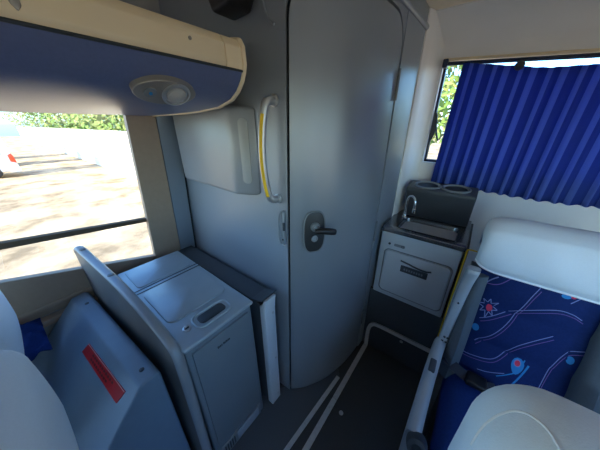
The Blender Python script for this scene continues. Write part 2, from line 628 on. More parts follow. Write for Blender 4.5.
# near-black backing sheet; its colour stands in for shade in the door gap
w = MB()
b = bmesh.new()
sheet(b, lin(SA - 0.03, SB + 0.03, 30), lambda s: 0.0, lambda s: 1.95, 6, -0.0205, 0.01)
w.add(b, 'gap')
w.build('gap_backing', wt)

d1 = bpy.data.objects.new('door_1', None)
COL.objects.link(d1)
struct(d1)
w = MB()
b = bmesh.new()
sr = [SA + RD * (1 - math.cos(R(90 * k / 10))) for k in range(11)] + lin(SA + RD, SB - RD, 26)[1:-1] + [SB - RD * (1 - math.cos(R(90 * k / 10))) for k in range(10, -1, -1)]
sheet(b, sr, lambda s: ZD0, lambda s: door_top(s), 6, 0.0, 0.016)
w.add(b, 'door')
w.build('door_leaf', d1, sharp=40)
# hinges on the right edge
for z in (1.66, 0.95, 0.30):
    h = MB()
    h.tube([wp(SB + 0.003, z - 0.06, 0.006), wp(SB + 0.003, z + 0.06, 0.006)], 0.006, 'midgrey', 10)
    h.build('door_hinge', d1)
# lock plate with lever
sl = s_of_y(0.714)
Tn, Nn = ptan(sl), pnorm(sl)
def lk(u, v, n):
    return wp(sl, 1.086) + Tn * u + Vector((0, 0, v)) + Nn * n
FM = frame(lk(0, 0, 0.002), Tn, Nn)
h = MB()
out_ = [( 0.046 * math.copysign(abs(math.cos(a)) ** 0.55, math.cos(a)) * (1 - 0.12 * abs(math.sin(a)) ** 2), 0.092 * math.copysign(abs(math.sin(a)) ** 0.62, math.sin(a))) for a in [2 * PI * k / 40 for k in range(40)]]
h.prism([(x, y, 0) for x, y in out_], (0, 0, 0.010), 'lockplate', 0.004, 2, mat=FM)
hp = h.build('lock_plate', d1)
h = MB()
h.tube([FM @ Vector((x * 1.03, y * 1.02, 0.008)) for x, y in out_], 0.003, 'midgrey', 8, closed=True)
h.build('plate_rim', hp)
h = MB()
h.lathe([(0.020, 0.0), (0.020, 0.012), (0.016, 0.016), (0.0, 0.016)], 'midgrey', mat=frame(lk(0, 0.028, 0.010), Tn, Nn))
h.build('lever_rose', hp)
h = MB()
h.lathe([(0.015, 0.0), (0.015, 0.006), (0.011, 0.007), (0.007, 0.004), (0, 0.004)], 'midgrey', mat=frame(lk(0, -0.028, 0.010), Tn, Nn))
h.build('key_cylinder', hp)
h = MB()
h.lathe([(0.010, 0.0), (0.010, 0.045)], 'silver', 12, mat=frame(lk(0, 0.026, 0.014), Tn, Nn))
LP = [lk(-0.012, 0.026, 0.052), lk(0.01, 0.026, 0.056), lk(0.045, 0.020, 0.058), lk(0.072, 0.012, 0.054)]
h.tube(catmull(LP, 5), [0.009 + 0.005 * math.sin(PI * min(1, k / 15) * 0.75) for k in range(16)], 'black', 12)
h.build('door_lever', hp)

# strike bracket left of the door edge
h = MB()
h.tube(catmull([(-0.567, 0.628, 1.185), (-0.580, 0.618, 1.178), (-0.588, 0.614, 1.15), (-0.588, 0.614, 1.07), (-0.580, 0.618, 1.035), (-0.567, 0.628, 1.028)], 6), 0.0045, 'cabin', 8)
h.box((-0.586, 0.622, 1.035), (-0.565, 0.631, 1.178), 'cabin', 0.003)
screw(h, (-0.574, 0.622, 1.055), (0, -1, 0), 0.004, 'ink')
h.box((-0.570, 0.618, 1.10), (-0.562, 0.624, 1.135), 'ink')
h.build('strike_bracket', wt)

# horizontal trim rail at the top of the cabin
t = MB()
t.tube([wp(s, 1.925, 0.006) for s in lin(s_of_y(0.80), s_of_y(1.44), 24)], 0.012, 'cabin', 10)
struct(t.build('trim_6'))
# conduit line from upper left down to the door edge
t = MB()
t.tube(catmull([(-0.632, 0.628, 1.99), (-0.630, 0.628, 1.86), (-0.615, 0.628, 1.80), (-0.585, 0.628, 1.775)], 6), 0.004, 'cabin', 8)
struct(t.build('trim_7'))

# protruding cover on the wall
h = thing('wall_cover', (-1.0, 0.631, 1.2), 'grey moulded plastic cover box on the toilet wall under the luggage rack', 'wall cover')
m = MB()
pl = [(-1.262, 0.631), (-1.245, 0.578), (-0.80, 0.575), (-0.745, 0.600), (-0.690, 0.631)]
m.prism([(x, y, 1.232 + (x + 1.262) * -0.02) for x, y in pl], (0, 0, 0.345), 'cover', 0.022, 5)
m.build('cover_body', h)
m = MB()
fm = frame((-0.742, 0.6025, 1.400), (0.055, 0.028, 0), (0.028, -0.055, 0))
m.prism([(x, y, 0) for x, y in rrect(0.040, 0.25, 0.018)], (0, 0, 0.003), 'inset', 0.002, 2, mat=fm)
m.build('side_inset', h)

# grab handle
h = thing('grab_handle', (-0.635, 0.631, 1.40), 'silver vertical grab handle with yellow strip left of the toilet door', 'handle')
m = MB()
hp_ = catmull([(-0.598, 0.634, 1.572), (-0.600, 0.606, 1.574), (-0.604, 0.588, 1.555), (-0.610, 0.576, 1.48), (-0.613, 0.572, 1.40), (-0.611, 0.576, 1.32), (-0.607, 0.588, 1.25), (-0.603, 0.606, 1.231), (-0.602, 0.634, 1.233)], 6)
m.tube(hp_, 0.014, 'silver', 14)
m.build('handle_bar', h)
m = MB()
m.strip([p_ + Vector((0.0065, -0.0118, 0)) for p_ in hp_[14:-12]], 0.011, 0.002, (0.48, -0.88, 0), 'yellow')
m.build('yellow_strip', h)
for z in (1.576, 1.229):
    m = MB()
    m.lathe([(0.020, 0), (0.020, 0.005), (0.015, 0.008), (0.0, 0.008)], 'silver', 16, mat=frame((-0.600, 0.631, z), (1, 0, 0), (0, -1, 0)))
    m.build('handle_mount', h)

# black device hanging at top of the wall
h = thing('camera_housing', (-0.72, 0.60, 1.90), 'black rounded camera housing at the top of the toilet wall', 'device')
m = MB()
m.prism([(-0.785, 0.54, 2.0), (-0.79, 0.54, 1.87), (-0.765, 0.54, 1.815), (-0.68, 0.54, 1.818), (-0.655, 0.54, 1.85), (-0.652, 0.54, 2.0)], (0, 0.09, 0), 'black', 0.012, 3)
m.build('housing_body', h)
m = MB()
m.tube([(-0.676 + 0.007 * math.cos(a), 0.538, 1.862 + 0.014 * math.sin(a)) for a in [2 * PI * k / 16 for k in range(16)]], 0.0018, 'silver', 6, closed=True)
m.build('white_mark', h)

# ------------------------------------------------------------------ luggage rack
h = thing('luggage_rack', (-1.0, 0.0, 1.55), 'overhead luggage rack with cream edge and blue underside above left window', 'luggage rack')
YE = 0.515
prof = [(-0.600, 1.640), (-0.612, 1.618), (-0.635, 1.594), (-0.668, 1.574), (-0.74, 1.556), (-0.86, 1.547), (-1.0, 1.543), (-1.288, 1.540)]
m = MB()
lip = prof + [(-1.285, 1.56), (-0.86, 1.567), (-0.68, 1.592), (-0.64, 1.62), (-0.62, 1.640)]
m.prism([(x, -3.0, z) for x, z in lip], (0, 3.0 + YE - 0.012, 0), 'rackblue')
m.build('rack_underside', h, sharp=50)
m = MB()
fas = [(-0.602, 1.641), (-0.596, 1.655), (-0.598, 1.695), (-0.612, 1.715), (-0.640, 1.722), (-0.645, 1.71), (-0.622, 1.700), (-0.618, 1.645)]
m.prism([(x, -3.0, z) for x, z in fas], (0, 3.0 + YE - 0.065, 0), 'cream', 0.003, 2)
m.build('rack_fascia', h, sharp=60)
m = MB()
m.prism([(x, YE - 0.062, z) for x, z in fas], (0, 0.062, 0), 'cream', 0.003, 2)
m.build('fascia_end', h, sharp=60)
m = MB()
m.tube([(-0.600, -3.0, 1.6405), (-0.600, YE - 0.01, 1.6405)], 0.0035, 'ink', 6)  # thin dark line where cream edge meets blue underside
m.build('dark_bead', h)
m = MB()
endp = [(x + 0.004, z - 0.004) for x, z in prof[:-1]] + [(-1.285, 1.536), (-1.265, 1.70), (-0.90, 1.715), (-0.64, 1.727), (-0.605, 1.72), (-0.592, 1.70), (-0.590, 1.655)]
m.prism([(x, YE - 0.012, z) for x, z in endp], (0, 0.014, 0), 'cream', 0.005, 3)
m.build('end_cap', h, sharp=40)
# small clip on the cream edge, upper left
m = MB()
m.prism([(-0.594, 0.076, 1.705), (-0.594, 0.092, 1.705), (-0.594, 0.092, 1.662), (-0.594, 0.086, 1.654), (-0.594, 0.080, 1.662)], (-0.006, 0, 0), 'bezel', 0.002, 2)
m.build('clip', h)
m = MB()
m.lathe([(0.004, 0), (0.004, 0.002), (0, 0.0025)], 'bezel', 10, mat=frame((-0.5965, 0.355, 1.683), (0, 1, 0), (1, 0, 0)))
m.build('screw_head', h)

# reading lamp on the underside
LN = Vector((0.60, 0, -0.80)).normalized()
LC = Vector((-0.652, 0.300, 1.5795))
lm = frame(LC, (0, 1, 0), LN)
m = MB()
ov = [(0.074 * math.cos(a), 0.038 * math.sin(a)) for a in [2 * PI * k / 40 for k in range(40)]]
m.prism([(x, y, -0.02) for x, y in ov], (0, 0, 0.032), 'bezel', 0.005, 3, mat=lm)
lamp = m.build('reading_lamp', h)
lamp['label'] = 'oval grey reading lamp with a round swivel lens'
m = MB()
m.lathe([(0.034, 0.0), (0.034, 0.016), (0.029, 0.018), (0.027, 0.013), (0.0, 0.013)], 'silver', 28, mat=lm @ Matrix.Translation((0.022, 0.0, 0)))
m.build('lamp_ring', lamp)
m = MB()
m.lathe([(0.024, 0.012), (0.022, 0.019), (0.013, 0.024), (0.0, 0.025)], 'lens', 24, mat=lm @ Matrix.Translation((0.022, 0.0, 0)))
m.build('lamp_lens', lamp)
m = MB()
m.lathe([(0.014, 0.010), (0.014, 0.014), (0.010, 0.015), (0.0, 0.015)], 'midgrey', 20, mat=lm @ Matrix.Translation((-0.038, 0.0, 0)))
m.lathe([(0.004, 0.014), (0.004, 0.017), (0.0, 0.017)], 'p_cyan', 10, mat=lm @ Matrix.Translation((-0.038, 0.0, 0)))
m.build('lamp_button', lamp)

# ------------------------------------------------------------------ waste bin
BX0, BX1, BY0, BY1 = -1.31, -0.640, 0.170, 0.470
h = thing('waste_bin', ((BX0 + BX1) / 2, 0.32, 0.0), 'grey cabinet style waste bin with silver lid behind the curved partition', 'bin')
m = MB()
m.box((BX0, BY0, 0.0), (BX1, BY1, 0.775), 'bin', 0.012, 3, taper=lambda c: Vector((c.x + (0.012 if c.x > -1 and c.z < 0.1 else 0), c.y, c.z)))
m.build('bin_body', h)
m = MB()
m.box((BX1 - 0.004, BY0 + 0.022, 0.10), (BX1 + 0.008, BY1 - 0.022, 0.752), 'bin', 0.004, 2, taper=lambda c: Vector((c.x + 0.010 * (0.75 - c.z) / 0.7, c.y, c.z)))
fp = m.build('front_panel', h)
# two word badge (unreadable strokes)
m = MB()
y = 0.283
for k, wd in enumerate((0.006, 0.004, 0.007, 0.005, None, 0.005, 0.006, 0.004, 0.006, 0.005, 0.006)):
    if wd is None:
        y += 0.004
        continue
    m.box((BX1 + 0.007, y, 0.690), (BX1 + 0.0100, y + wd * 0.75, 0.698 + (0.003 if k in (0, 5, 7) else 0)), 'ink')
    y += wd
m.build('badge', fp)
m = MB()
m.box((BX1 + 0.004, BY0 + 0.03, 0.012), (BX1 + 0.020, BY1 - 0.03, 0.098), 'bin', 0.003, 2)
gp = m.build('vent_plate', h)
m = MB()
m.box((BX1 + 0.016, 0.285, 0.022), (BX1 + 0.0215, 0.425, 0.088), 'grille', 0.002, 2)
m.build('rating_label', gp)
m = MB()
for k in range(5):
    m.box((BX1 + 0.017, 0.212 + k * 0.013, 0.025), (BX1 + 0.0212, 0.218 + k * 0.013, 0.085), 'ink')
m.build('vent_slot', gp)
# lid
m = MB()
m.box((BX0, BY0 - 0.004, 0.778), (BX1 + 0.012, BY1 + 0.006, 0.808), 'lid', 0.010, 4, taper=lambda c: Vector((c.x, c.y, c.z - (0.012 if c.x > -1 and c.z > 0.79 else 0))))
ld = m.build('lid', h)
def top_z(x):
    return 0.808 - 0.012 * (x - BX0) / (BX1 + 0.012 - BX0)
def lid_rr(mb, x0, x1, y0, y1, r, zoff, th, mat_, bev=0.003):
    pts = rrect(x1 - x0, y1 - y0, r, 6)
    cx, cy = (x0 + x1) / 2, (y0 + y1) / 2
    mb.prism([(cx + a, cy + b_, top_z(cx + a) + zoff) for a, b_ in pts], (0, 0, th), mat_, bev, 2)
m = MB()
lid_rr(m, -1.290, -1.100, 0.195, 0.448, 0.018, -0.004, 0.008, 'lid')
m.build('rear_flap', ld)
m = MB()
for x in (-1.062, -1.086):
    m.box((x - 0.003, BY0 - 0.002, 0.799), (x + 0.003, BY1 + 0.004, top_z(x) + 0.0012), 'ink')
m.build('lid_groove', ld)
m = MB()
lid_rr(m, -1.050, -0.775, 0.188, 0.450, 0.035, -0.004, 0.010, 'lid', 0.005)
m.build('main_flap', ld)
m = MB()
pts = rrect(0.078, 0.150, 0.030, 6)
m.tube([(-0.708 + a, 0.325 + b_, top_z(-0.708) + 0.0015) for a, b_ in pts], 0.005, 'lid', 8, closed=True)
hs = m.build('handle_surround', ld)
m = MB()
lid_rr(m, -0.735, -0.684, 0.268, 0.382, 0.018, -0.004, 0.0055, 'ink', 0.001)
m.build('handle_recess', ld)
m = MB()
m.lathe([(0.015, 0), (0.015, 0.005), (0.010, 0.006), (0.009, 0.003), (0, 0.003)], 'silver', 20, mat=Matrix.Translation((-0.712, 0.222, top_z(-0.712))))
m.box((-0.715, 0.214, top_z(-0.712) + 0.002), (-0.709, 0.230, top_z(-0.712) + 0.005), 'ink')
m.build('lid_lock', ld)

# ledge and white end panel between bin and toilet wall
h = thing('wall_ledge', (-1.0, 0.56, 0.0), 'dark narrow ledge with white end panel between waste bin and toilet wall', 'ledge')
m = MB()
led = catmull([(-1.40, 0.50, 0.757), (-1.0, 0.50, 0.757), (-0.72, 0.50, 0.757), (-0.67, 0.50, 0.762), (-0.630, 0.50, 0.776), (-0.604, 0.50, 0.790)], 5)
m.prism([(p_.x, 0.505, p_.z) for p_ in led] + [(-0.604, 0.505, 0.783), (-0.66, 0.505, 0.750), (-1.40, 0.505, 0.742)], (0, 0.092, 0), 'darkgrey', 0.0)
m.build('ledge_top', h)
m = MB()
m.box((-1.38, 0.515, 0.0), (-0.635, 0.615, 0.742), 'darkgrey')
m.build('ledge_body', h)
m = MB()
m.prism([(-0.635, 0, 0.0), (-0.598, 0, 0.0), (-0.600, 0, 0.70), (-0.590, 0, 0.782), (-0.604, 0, 0.782), (-0.618, 0, 0.745), (-0.635, 0, 0.735)], (0, 0.066, 0), 'whiteplastic', 0.003, 2, mat=Matrix.Translation((0, 0.512, 0)))
wp_ = m.build('end_panel', h)
for z in (0.68, 0.36, 0.05):
    m = MB()
    screw(m, (-0.598, 0.560, z), (1, 0, 0), 0.006)
    m.build('screw_head', wp_)

# ------------------------------------------------------------------ curved partition
h = thing('partition_panel', (-0.95, 0.13, 0.0), 'dark grey curved partition panel with rounded rim in front of the waste bin', 'partition')
top = catmull([(-1.40, 0.084, 0.955), (-1.37, 0.086, 0.977), (-1.33, 0.090, 0.980), (-1.25, 0.100, 0.963), (-1.0, 0.124, 0.927), (-0.80, 0.141, 0.872), (-0.70, 0.150, 0.825), (-0.655, 0.153, 0.785), (-0.635, 0.150, 0.70), (-0.625, 0.146, 0.50), (-0.615, 0.140, 0.20), (-0.612, 0.138, 0.01)], 6)
m = MB()
b = bmesh.new()
fr, bk = [], []
cx = -1.10
for p_ in top:
    fr.append(b.verts.new((p_.x, p_.y - 0.0155, p_.z)))
    bk.append(b.verts.new((p_.x, p_.y + 0.010, p_.z)))
lo_f = [b.verts.new((-0.62 - 0.78 * k / 6, 0.1225 - 0.05 * k / 6, 0.004)) for k in range(7)]
lo_b = [b.verts.new((-0.62 - 0.78 * k / 6, 0.148 - 0.05 * k / 6, 0.004)) for k in range(7)]
b.faces.new(fr + lo_f)
b.faces.new((bk + lo_b)[::-1])
A, B = fr + lo_f, bk + lo_b
for i in range(len(A)):
    j = (i + 1) % len(A)
    b.faces.new([A[i], B[i], B[j], A[j]])
bmesh.ops.recalc_face_normals(b, faces=b.faces)
m.add(b, 'partition')
m.build('panel', h)
m = MB()
b = bmesh.new()
rings = []
for i, p_ in enumerate(top):
    t_ = (top[min(i + 1, len(top) - 1)] - top[max(i - 1, 0)]).normalized()
    yv = Vector((0, 1, 0))
    nv = yv.cross(t_).normalized()
    if nv.z < 0 or (abs(nv.z) < 0.2 and nv.x < 0):
        nv = -nv
    ring = []
    for k in range(12):
        a = 2 * PI * k / 12
        ring.append(b.verts.new(p_ + yv * 0.0175 * math.cos(a) + nv * 0.011 * math.sin(a)))
    rings.append(ring)
for Aq, Bq in zip(rings, rings[1:]):
    for k in range(12):
        b.faces.new([Aq[k], Aq[(k + 1) % 12], Bq[(k + 1) % 12], Bq[k]])
b.faces.new(rings[0])
b.faces.new(rings[-1][::-1])
bmesh.ops.recalc_face_normals(b, faces=b.faces)
m.add(b, 'partition_rim')
rm = m.build('rim', h)
for p_, n_ in (((-1.315, 0.092, 0.988), (0.1, 0, 1)), ((-1.06, 0.119, 0.947), (0.15, 0, 1))):
    m = MB()
    m.lathe([(0.012, -0.004), (0.011, 0.002), (0.008, 0.004), (0, 0.004)], 'midgrey', 14, mat=frame(p_, (1, 0, 0), n_))
    m.build('screw_cap', rm)

# ------------------------------------------------------------------ sloped equipment housing with red label
ROT = Matrix.Translation((-0.665, 0.034, 0)) @ Matrix.Rotation(R(3.6), 4, 'Z')
h = thing('equipment_housing', (-1.0, -0.05, 0.0), 'blue grey sloped equipment housing with red label behind the left seats', 'housing')
m = MB()
# local: x from -0.70 to 0, y 0 at inner top edge
sec = [(0.0, 0.745), (0.052, 0.748), (0.064, 0.738), (0.064, 0.0), (-0.30, 0.0), (-0.30, 0.42)]
m.prism([(-0.712, y_, z_) for y_, z_ in sec], (0.712, 0, 0), 'housing', 0.010, 3, mat=ROT)
m.build('housing_body', h)
sn = Vector((0, -0.325, 0.30)).normalized()
def slope(x, d, n=0.0):
    return ROT @ (Vector((x, 0, 0.745)) + Vector((0, -0.30, -0.325)).normalized() * d + sn * n)
m = MB()
q = [slope(-0.375, 0.048, 0.0), slope(-0.050, 0.040, 0.0), slope(-0.062, 0.082, 0.0), slope(-0.388, 0.086, 0.0)]
m.prism(q, (ROT.to_3x3() @ sn) * 0.003, 'red')
q2 = [slope(-0.375, 0.048, 0.0028), slope(-0.050, 0.040, 0.0028), slope(-0.051, 0.0425, 0.0028), slope(-0.376, 0.0505, 0.0028)]
m.prism(q2, (ROT.to_3x3() @ sn) * 0.0006, 'red_rim')
rl = m.build('warning_label', h)
m = MB()
for r_, (d0, n_) in enumerate(((0.055, 11), (0.069, 9))):
    for k in range(n_):
        x0 = -0.31 + k * 0.0175
        m.prism([slope(x0, d0 - 0.0003 * k, 0.003), slope(x0 + 0.012, d0 - 0.0003 * k, 0.003), slope(x0 + 0.012, d0 + 0.007 - 0.0003 * k, 0.003), slope(x0, d0 + 0.007 - 0.0003 * k, 0.003)], (ROT.to_3x3() @ sn) * 0.0006, 'redink')
m.build('label_print', rl)
for x in (-0.60, -0.055):
    m = MB()
    screw(m, ROT @ Vector((x, 0.030, 0.748)), (0, 0, 1), 0.008, 'darkgrey')
    m.build('screw_head', h)

# crumpled blue cloth on the ledge
m = MB()
def cloth(u, v):
    x = -1.40 + 0.19 * u
    y = -0.275 + 0.15 * v
    z = 0.702 + 0.050 * math.sin(PI * u) * math.sin(PI * v) + 0.016 * math.sin(19 * u + 6 * v) * math.sin(11 * v + 2) * min(1, 5 * u) - 0.05 * u * u
    return Vector((x, y, z))
m.grid(cloth, 24, 20, 'seatblue2', th=(0, 0, -0.006))
tag(m.build('blue_cloth'), 'crumpled blue cloth lying on the sill beside the window seat', 'cloth')

# ------------------------------------------------------------------ sink unit
SX0, SX1, SY = -0.345, 0.052, 1.225
h = thing('sink_unit', (-0.147, 1.40, 0.5), 'small white washbasin cabinet with dark steel top below the rear window', 'sink')
m = MB()
m.box((SX0, SY, 0.505), (SX1, 1.63, 0.945), 'sinkwhite', 0.010, 3)
sb = m.build('cabinet', h)
m = MB()
fm = frame((-0.137, SY - 0.001, 0.69), (1, 0, 0), (0, -1, 0))
m.prism([(x, y_, -0.004) for x, y_ in rrect(0.335, 0.285, 0.025)], (0, 0, 0.012), 'sinkwhite', 0.006, 3, mat=fm)
sd = m.build('cabinet_door', h)
m = MB()
m.tube([fm @ Vector((x, y_, 0.001)) for x, y_ in rrect(0.345, 0.295, 0.028)], 0.0028, 'midgrey', 6, closed=True)
m.build('door_seal', sd)
# swoosh emblem over a dark plate
m = MB()
sw = catmull([(-0.075, 0.100, 0.0085), (-0.030, 0.092, 0.0085), (0.020, 0.082, 0.0085), (0.060, 0.080, 0.0085), (0.085, 0.088, 0.0085)], 5)
m.strip([fm @ p_ for p_ in sw], 0.010, 0.001, (0, -1, 0), 'darkgrey')
sw = catmull([(-0.010, 0.094, 0.0085), (0.030, 0.090, 0.0085), (0.070, 0.094, 0.0085)], 5)
m.strip([fm @ p_ for p_ in sw], 0.003, 0.001, (0, -1, 0), 'silver')
m.prism([(x + 0.002, y_ + 0.052, 0.008) for x, y_ in rrect(0.140, 0.042, 0.003)], (0, 0, 0.0015), 'darkgrey', mat=fm)
for k in range(8):
    m.box((-0.050 + k * 0.013, 0.045, 0.009), (-0.042 + k * 0.013, 0.058, 0.0105), 'midgrey', mat=fm)
m.build('emblem', sd)
m = MB()
m.lathe([(0.007, -0.002), (0.007, 0.003), (0, 0.003)], 'ink', 12, mat=frame((-0.290, SY, 0.872), (1, 0, 0), (0, -1, 0)))
m.build('cabinet_lock', h)
m = MB()
fm2 = frame((-0.235, SY, 0.872), (1, 0, 0), (0, -1, 0))
m.prism([(x, y_, -0.001) for x, y_ in rrect(0.058, 0.016, 0.004)], (0, 0, 0.003), 'midgrey', mat=fm2)
m.tube([fm2 @ Vector((0.018 + 0.006 * math.cos(a), 0.007 * math.sin(a), 0.002)) for a in [2 * PI * k / 12 for k in range(12)]], 0.0015, 'ink', 6, closed=True)
m.build('small_badge', h)
# worktop as a frame round a recessed basin
m = MB()
zt0, zt1 = 0.942, 0.968
bx0, bx1, by0, by1 = -0.275, 0.010, 1.262, 1.455
m.box((SX0 - 0.004, SY - 0.010, zt0), (SX1 + 0.006, by0, zt1), 'steel', 0.004)
m.box((SX0 - 0.004, by1, zt0), (SX1 + 0.006, 1.63, zt1), 'steel', 0.004)
m.box((SX0 - 0.004, by0 - 0.004, zt0), (bx0, by1 + 0.004, zt1), 'steel')
m.box((bx1, by0 - 0.004, zt0), (SX1 + 0.006, by1 + 0.004, zt1), 'steel')
m.build('worktop', h)
m = MB()
b = bmesh.new()
levels = [(0.0, 0.970, 0.02), (0.006, 0.966, 0.022), (0.012, 0.925, 0.03), (0.03, 0.955 - 0.09, 0.04)]
rg = []
for ins, z_, r_ in levels:
    pts = rrect(bx1 - bx0 - 2 * ins + 0.008, by1 - by0 - 2 * ins + 0.008, r_, 6)
    rg.append([b.verts.new(((bx0 + bx1) / 2 + a, (by0 + by1) / 2 + c_, z_)) for a, c_ in pts])
for Aq, Bq in zip(rg, rg[1:]):
    n_ = len(Aq)
    for k in range(n_):
        b.faces.new([Aq[k], Aq[(k + 1) % n_], Bq[(k + 1) % n_], Bq[k]])
b.faces.new(rg[-1])
m.add(b, 'steel')
m.build('basin', h)
m = MB()
m.lathe([(0.018, 0.966), (0.018, 0.974), (0.012, 0.980), (0.009, 0.99), (0.009, 1.0)], 'chrome', 16, mat=Matrix.Translation((-0.283, 1.44, 0)))
fc = catmull([(-0.283, 1.44, 0.98), (-0.284, 1.44, 1.05), (-0.281, 1.435, 1.09), (-0.268, 1.425, 1.112), (-0.248, 1.412, 1.112), (-0.234, 1.402, 1.09), (-0.230, 1.40, 1.045)], 6)
m.tube(fc, 0.0075, 'chrome', 12)
m.lathe([(0.010, 1.02), (0.011, 1.03), (0.011, 1.046), (0.008, 1.05)], 'chrome', 12, mat=Matrix.Translation((-0.230, 1.40, 0)))
m.build('faucet', h)
# lower skirt panel
t = MB()
t.box((SX0 - 0.02, SY + 0.012, 0.0), (0.10, SY + 0.03, 0.505), 'darkgrey')
screw(t, (-0.108, SY + 0.012, 0.185), (0, -1, 0), 0.011)
struct(t.build('wall_skirt'))
# aluminium edge rising from the floor strip and running across the skirt
t = MB()
t.strip([(-0.327, -0.2, 0.0), (-0.327, 0.76, 0.0)], 0.028, 0.006, (0, 0, 1), 'alu')
t.strip([(-0.327, 0.764, 0.0), (-0.327, 1.222, 0.0)], 0.028, 0.006, (0, 0, 1), 'alu')
rise = catmull([(-0.327, 1.232, 0.0), (-0.328, 1.232, 0.09), (-0.326, 1.232, 0.165), (-0.308, 1.232, 0.215), (-0.27, 1.232, 0.232), (-0.15, 1.232, 0.236), (0.10, 1.232, 0.238)], 6)
t.strip(rise, 0.024, 0.012, (0, -1, 0), 'alu')
for y_ in (0.45, 0.70, 0.95):
    screw(t, (-0.327, y_, 0.006), (0, 0, 1), 0.005)
struct(t.build('trim_8'))
t = MB()
t.strip([(-0.425, 0.05, 0.004), (-0.372, 0.885, 0.004)], 0.022, 0.005, (0, 0, 1), 'alu')
for y_ in (0.40, 0.55, 0.72):
    screw(t, (-0.425 + 0.053 * (y_ - 0.05) / 0.835, y_, 0.009), (0, 0, 1), 0.005)
struct(t.build('trim_9'))
m = MB()
m.lathe([(0.012, 0), (0.012, 0.003), (0.008, 0.004), (0, 0.004)], 'silver', 14, mat=Matrix.Translation((-0.262, 0.72, 0.0)))
tag(m.build('floor_stud'), 'small round metal stud in the dark aisle floor', 'stud')

# cup holder block behind the basin
h = thing('cup_holder', (-0.13, 1.55, 0.968), 'dark grey double cup holder block behind the washbasin', 'cup holder')
m = MB()
b = bmesh.new()
X0, X1 = -0.305, 0.040
def chpt(x, t_, z_):
    return (x, t_, z_)
prof = [(1.572, 0.969), (1.490, 0.969), (1.455, 1.10), (1.435, 1.145), (1.440, 1.160), (1.572, 1.182)]
m.prism([(X0, y_, z_) for y_, z_ in prof], (X1 - X0, 0, 0), 'darkgrey', 0.014, 3)
cb = m.build('holder_block', h)
for cx_ in (-0.205, -0.062):
    m = MB()
    cm = frame((cx_, 1.506, 1.170), (1, 0, 0), (0, -0.022, 0.132))
    m.lathe([(0.072, -0.004), (0.072, 0.006), (0.064, 0.010), (0.058, 0.006), (0.056, 0.001), (0.0, 0.001)], 'midgrey', 28, mat=cm, squash=(1, 0.78))
    m.lathe([(0.055, 0.0005), (0.054, 0.0025), (0.0, 0.0025)], 'ink', 28, mat=cm, squash=(1, 0.78))
    m.build('cup_well', h)

# yellow edging beside the sink
m = MB()
m.tube(catmull([(0.10, 1.228, 0.957), (0.072, 1.228, 0.957), (0.064, 1.228, 0.950), (0.064, 1.228, 0.93)], 4) + [Vector((0.066, 1.228, 0.60)), Vector((0.068, 1.228, 0.25))], 0.0038, 'yellow', 8)
tag(m.build('yellow_edging'), 'thin yellow edging strip running down beside the washbasin', 'edging')
w = MB()
w.box((0.060, 1.2325, 0.0), (0.070, 1.63, 0.952), 'darkgrey', 0.002)
struct(w.build('wall_divider'))

# ------------------------------------------------------------------ rear curtain on its rail
h = thing('curtain_rail', (0.4, 1.60, 1.795), 'dark curtain rail with end bracket above the rear window', 'curtain rail')
m = MB()
m.tube([(-0.268, 1.614, 1.797), (1.02, 1.614, 1.797 - 0.075 * 1.235)], 0.009, 'blackrail', 10)
m.build('rail', h)
m = MB()
m.box((-0.282, 1.598, 1.780), (-0.258, 1.642, 1.818), 'blackrail', 0.004)
m.build('end_bracket', h)
m = MB()
CX0, CX1 = -0.185, 1.0
NP = 24
def cur(u, v, lighten=None):
    x = CX0 + (CX1 - CX0) * u
    ph = 2 * PI * NP * u + 0.6 * math.sin(9 * u)
    amp = 0.007 * (0.55 + 0.45 * (1 - v)) * (1 + 0.3 * math.sin(23 * u))
    top_ = 1.784 - 0.040 * u - 0.045 * min(1, max(0, (u - 0.02) / 0.25)) + 0.0015 * math.sin(ph * 1.0)
    bot = 1.158 + 0.006 * math.sin(11 * u) + 0.003 * math.sin(ph)
    z_ = bot + (top_ - bot) * v
    x += -0.02 * (1 - v) * (1 - u) + 0.004 * math.sin(ph * 0.5)
    return Vector((x, 1.584 + amp * math.sin(ph), z_))
b = bmesh.new()
NU, NV = NP * 12, 14
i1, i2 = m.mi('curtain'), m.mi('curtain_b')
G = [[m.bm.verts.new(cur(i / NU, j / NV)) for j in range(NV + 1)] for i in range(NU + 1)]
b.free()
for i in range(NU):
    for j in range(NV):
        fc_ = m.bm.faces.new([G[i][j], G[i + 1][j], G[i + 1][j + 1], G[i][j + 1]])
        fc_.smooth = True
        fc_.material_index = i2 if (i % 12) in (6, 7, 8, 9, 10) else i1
cu = tag(m.build('rear_curtain', sharp=80), 'pleated blue striped curtain hanging across the rear window', 'curtain')
sol = cu.modifiers.new('thickness', 'SOLIDIFY')
sol.thickness = 0.0015
m = MB()
m.lathe([(0.017, -0.012), (0.019, 0.0), (0.015, 0.010), (0.0, 0.014)], 'darkgrey', 18, mat=frame((0.038, 1.578, 1.748), (1, 0, 0), (0, -1, 0.4)))
m.build('curtain_hook', cu)
# dark tie strap seen in the uncovered glass corner
m = MB()
lf = catmull([(-0.272, 1.66, 1.57), (-0.261, 1.66, 1.555), (-0.252, 1.66, 1.50), (-0.256, 1.66, 1.45), (-0.270, 1.66, 1.40), (-0.276, 1.66, 1.36)], 5)
m.prism([tuple(p_) for p_ in lf] + [(-0.280, 1.66, 1.36), (-0.280, 1.66, 1.57)], (0, 0.008, 0), 'darkgrey')
m.tube(catmull([(-0.254, 1.662, 1.49), (-0.242, 1.650, 1.45), (-0.226, 1.635, 1.415)], 5), 0.005, 'darkgrey', 8)
tag(m.build('curtain_tie'), 'dark tie strap at the left edge of the rear window', 'strap')

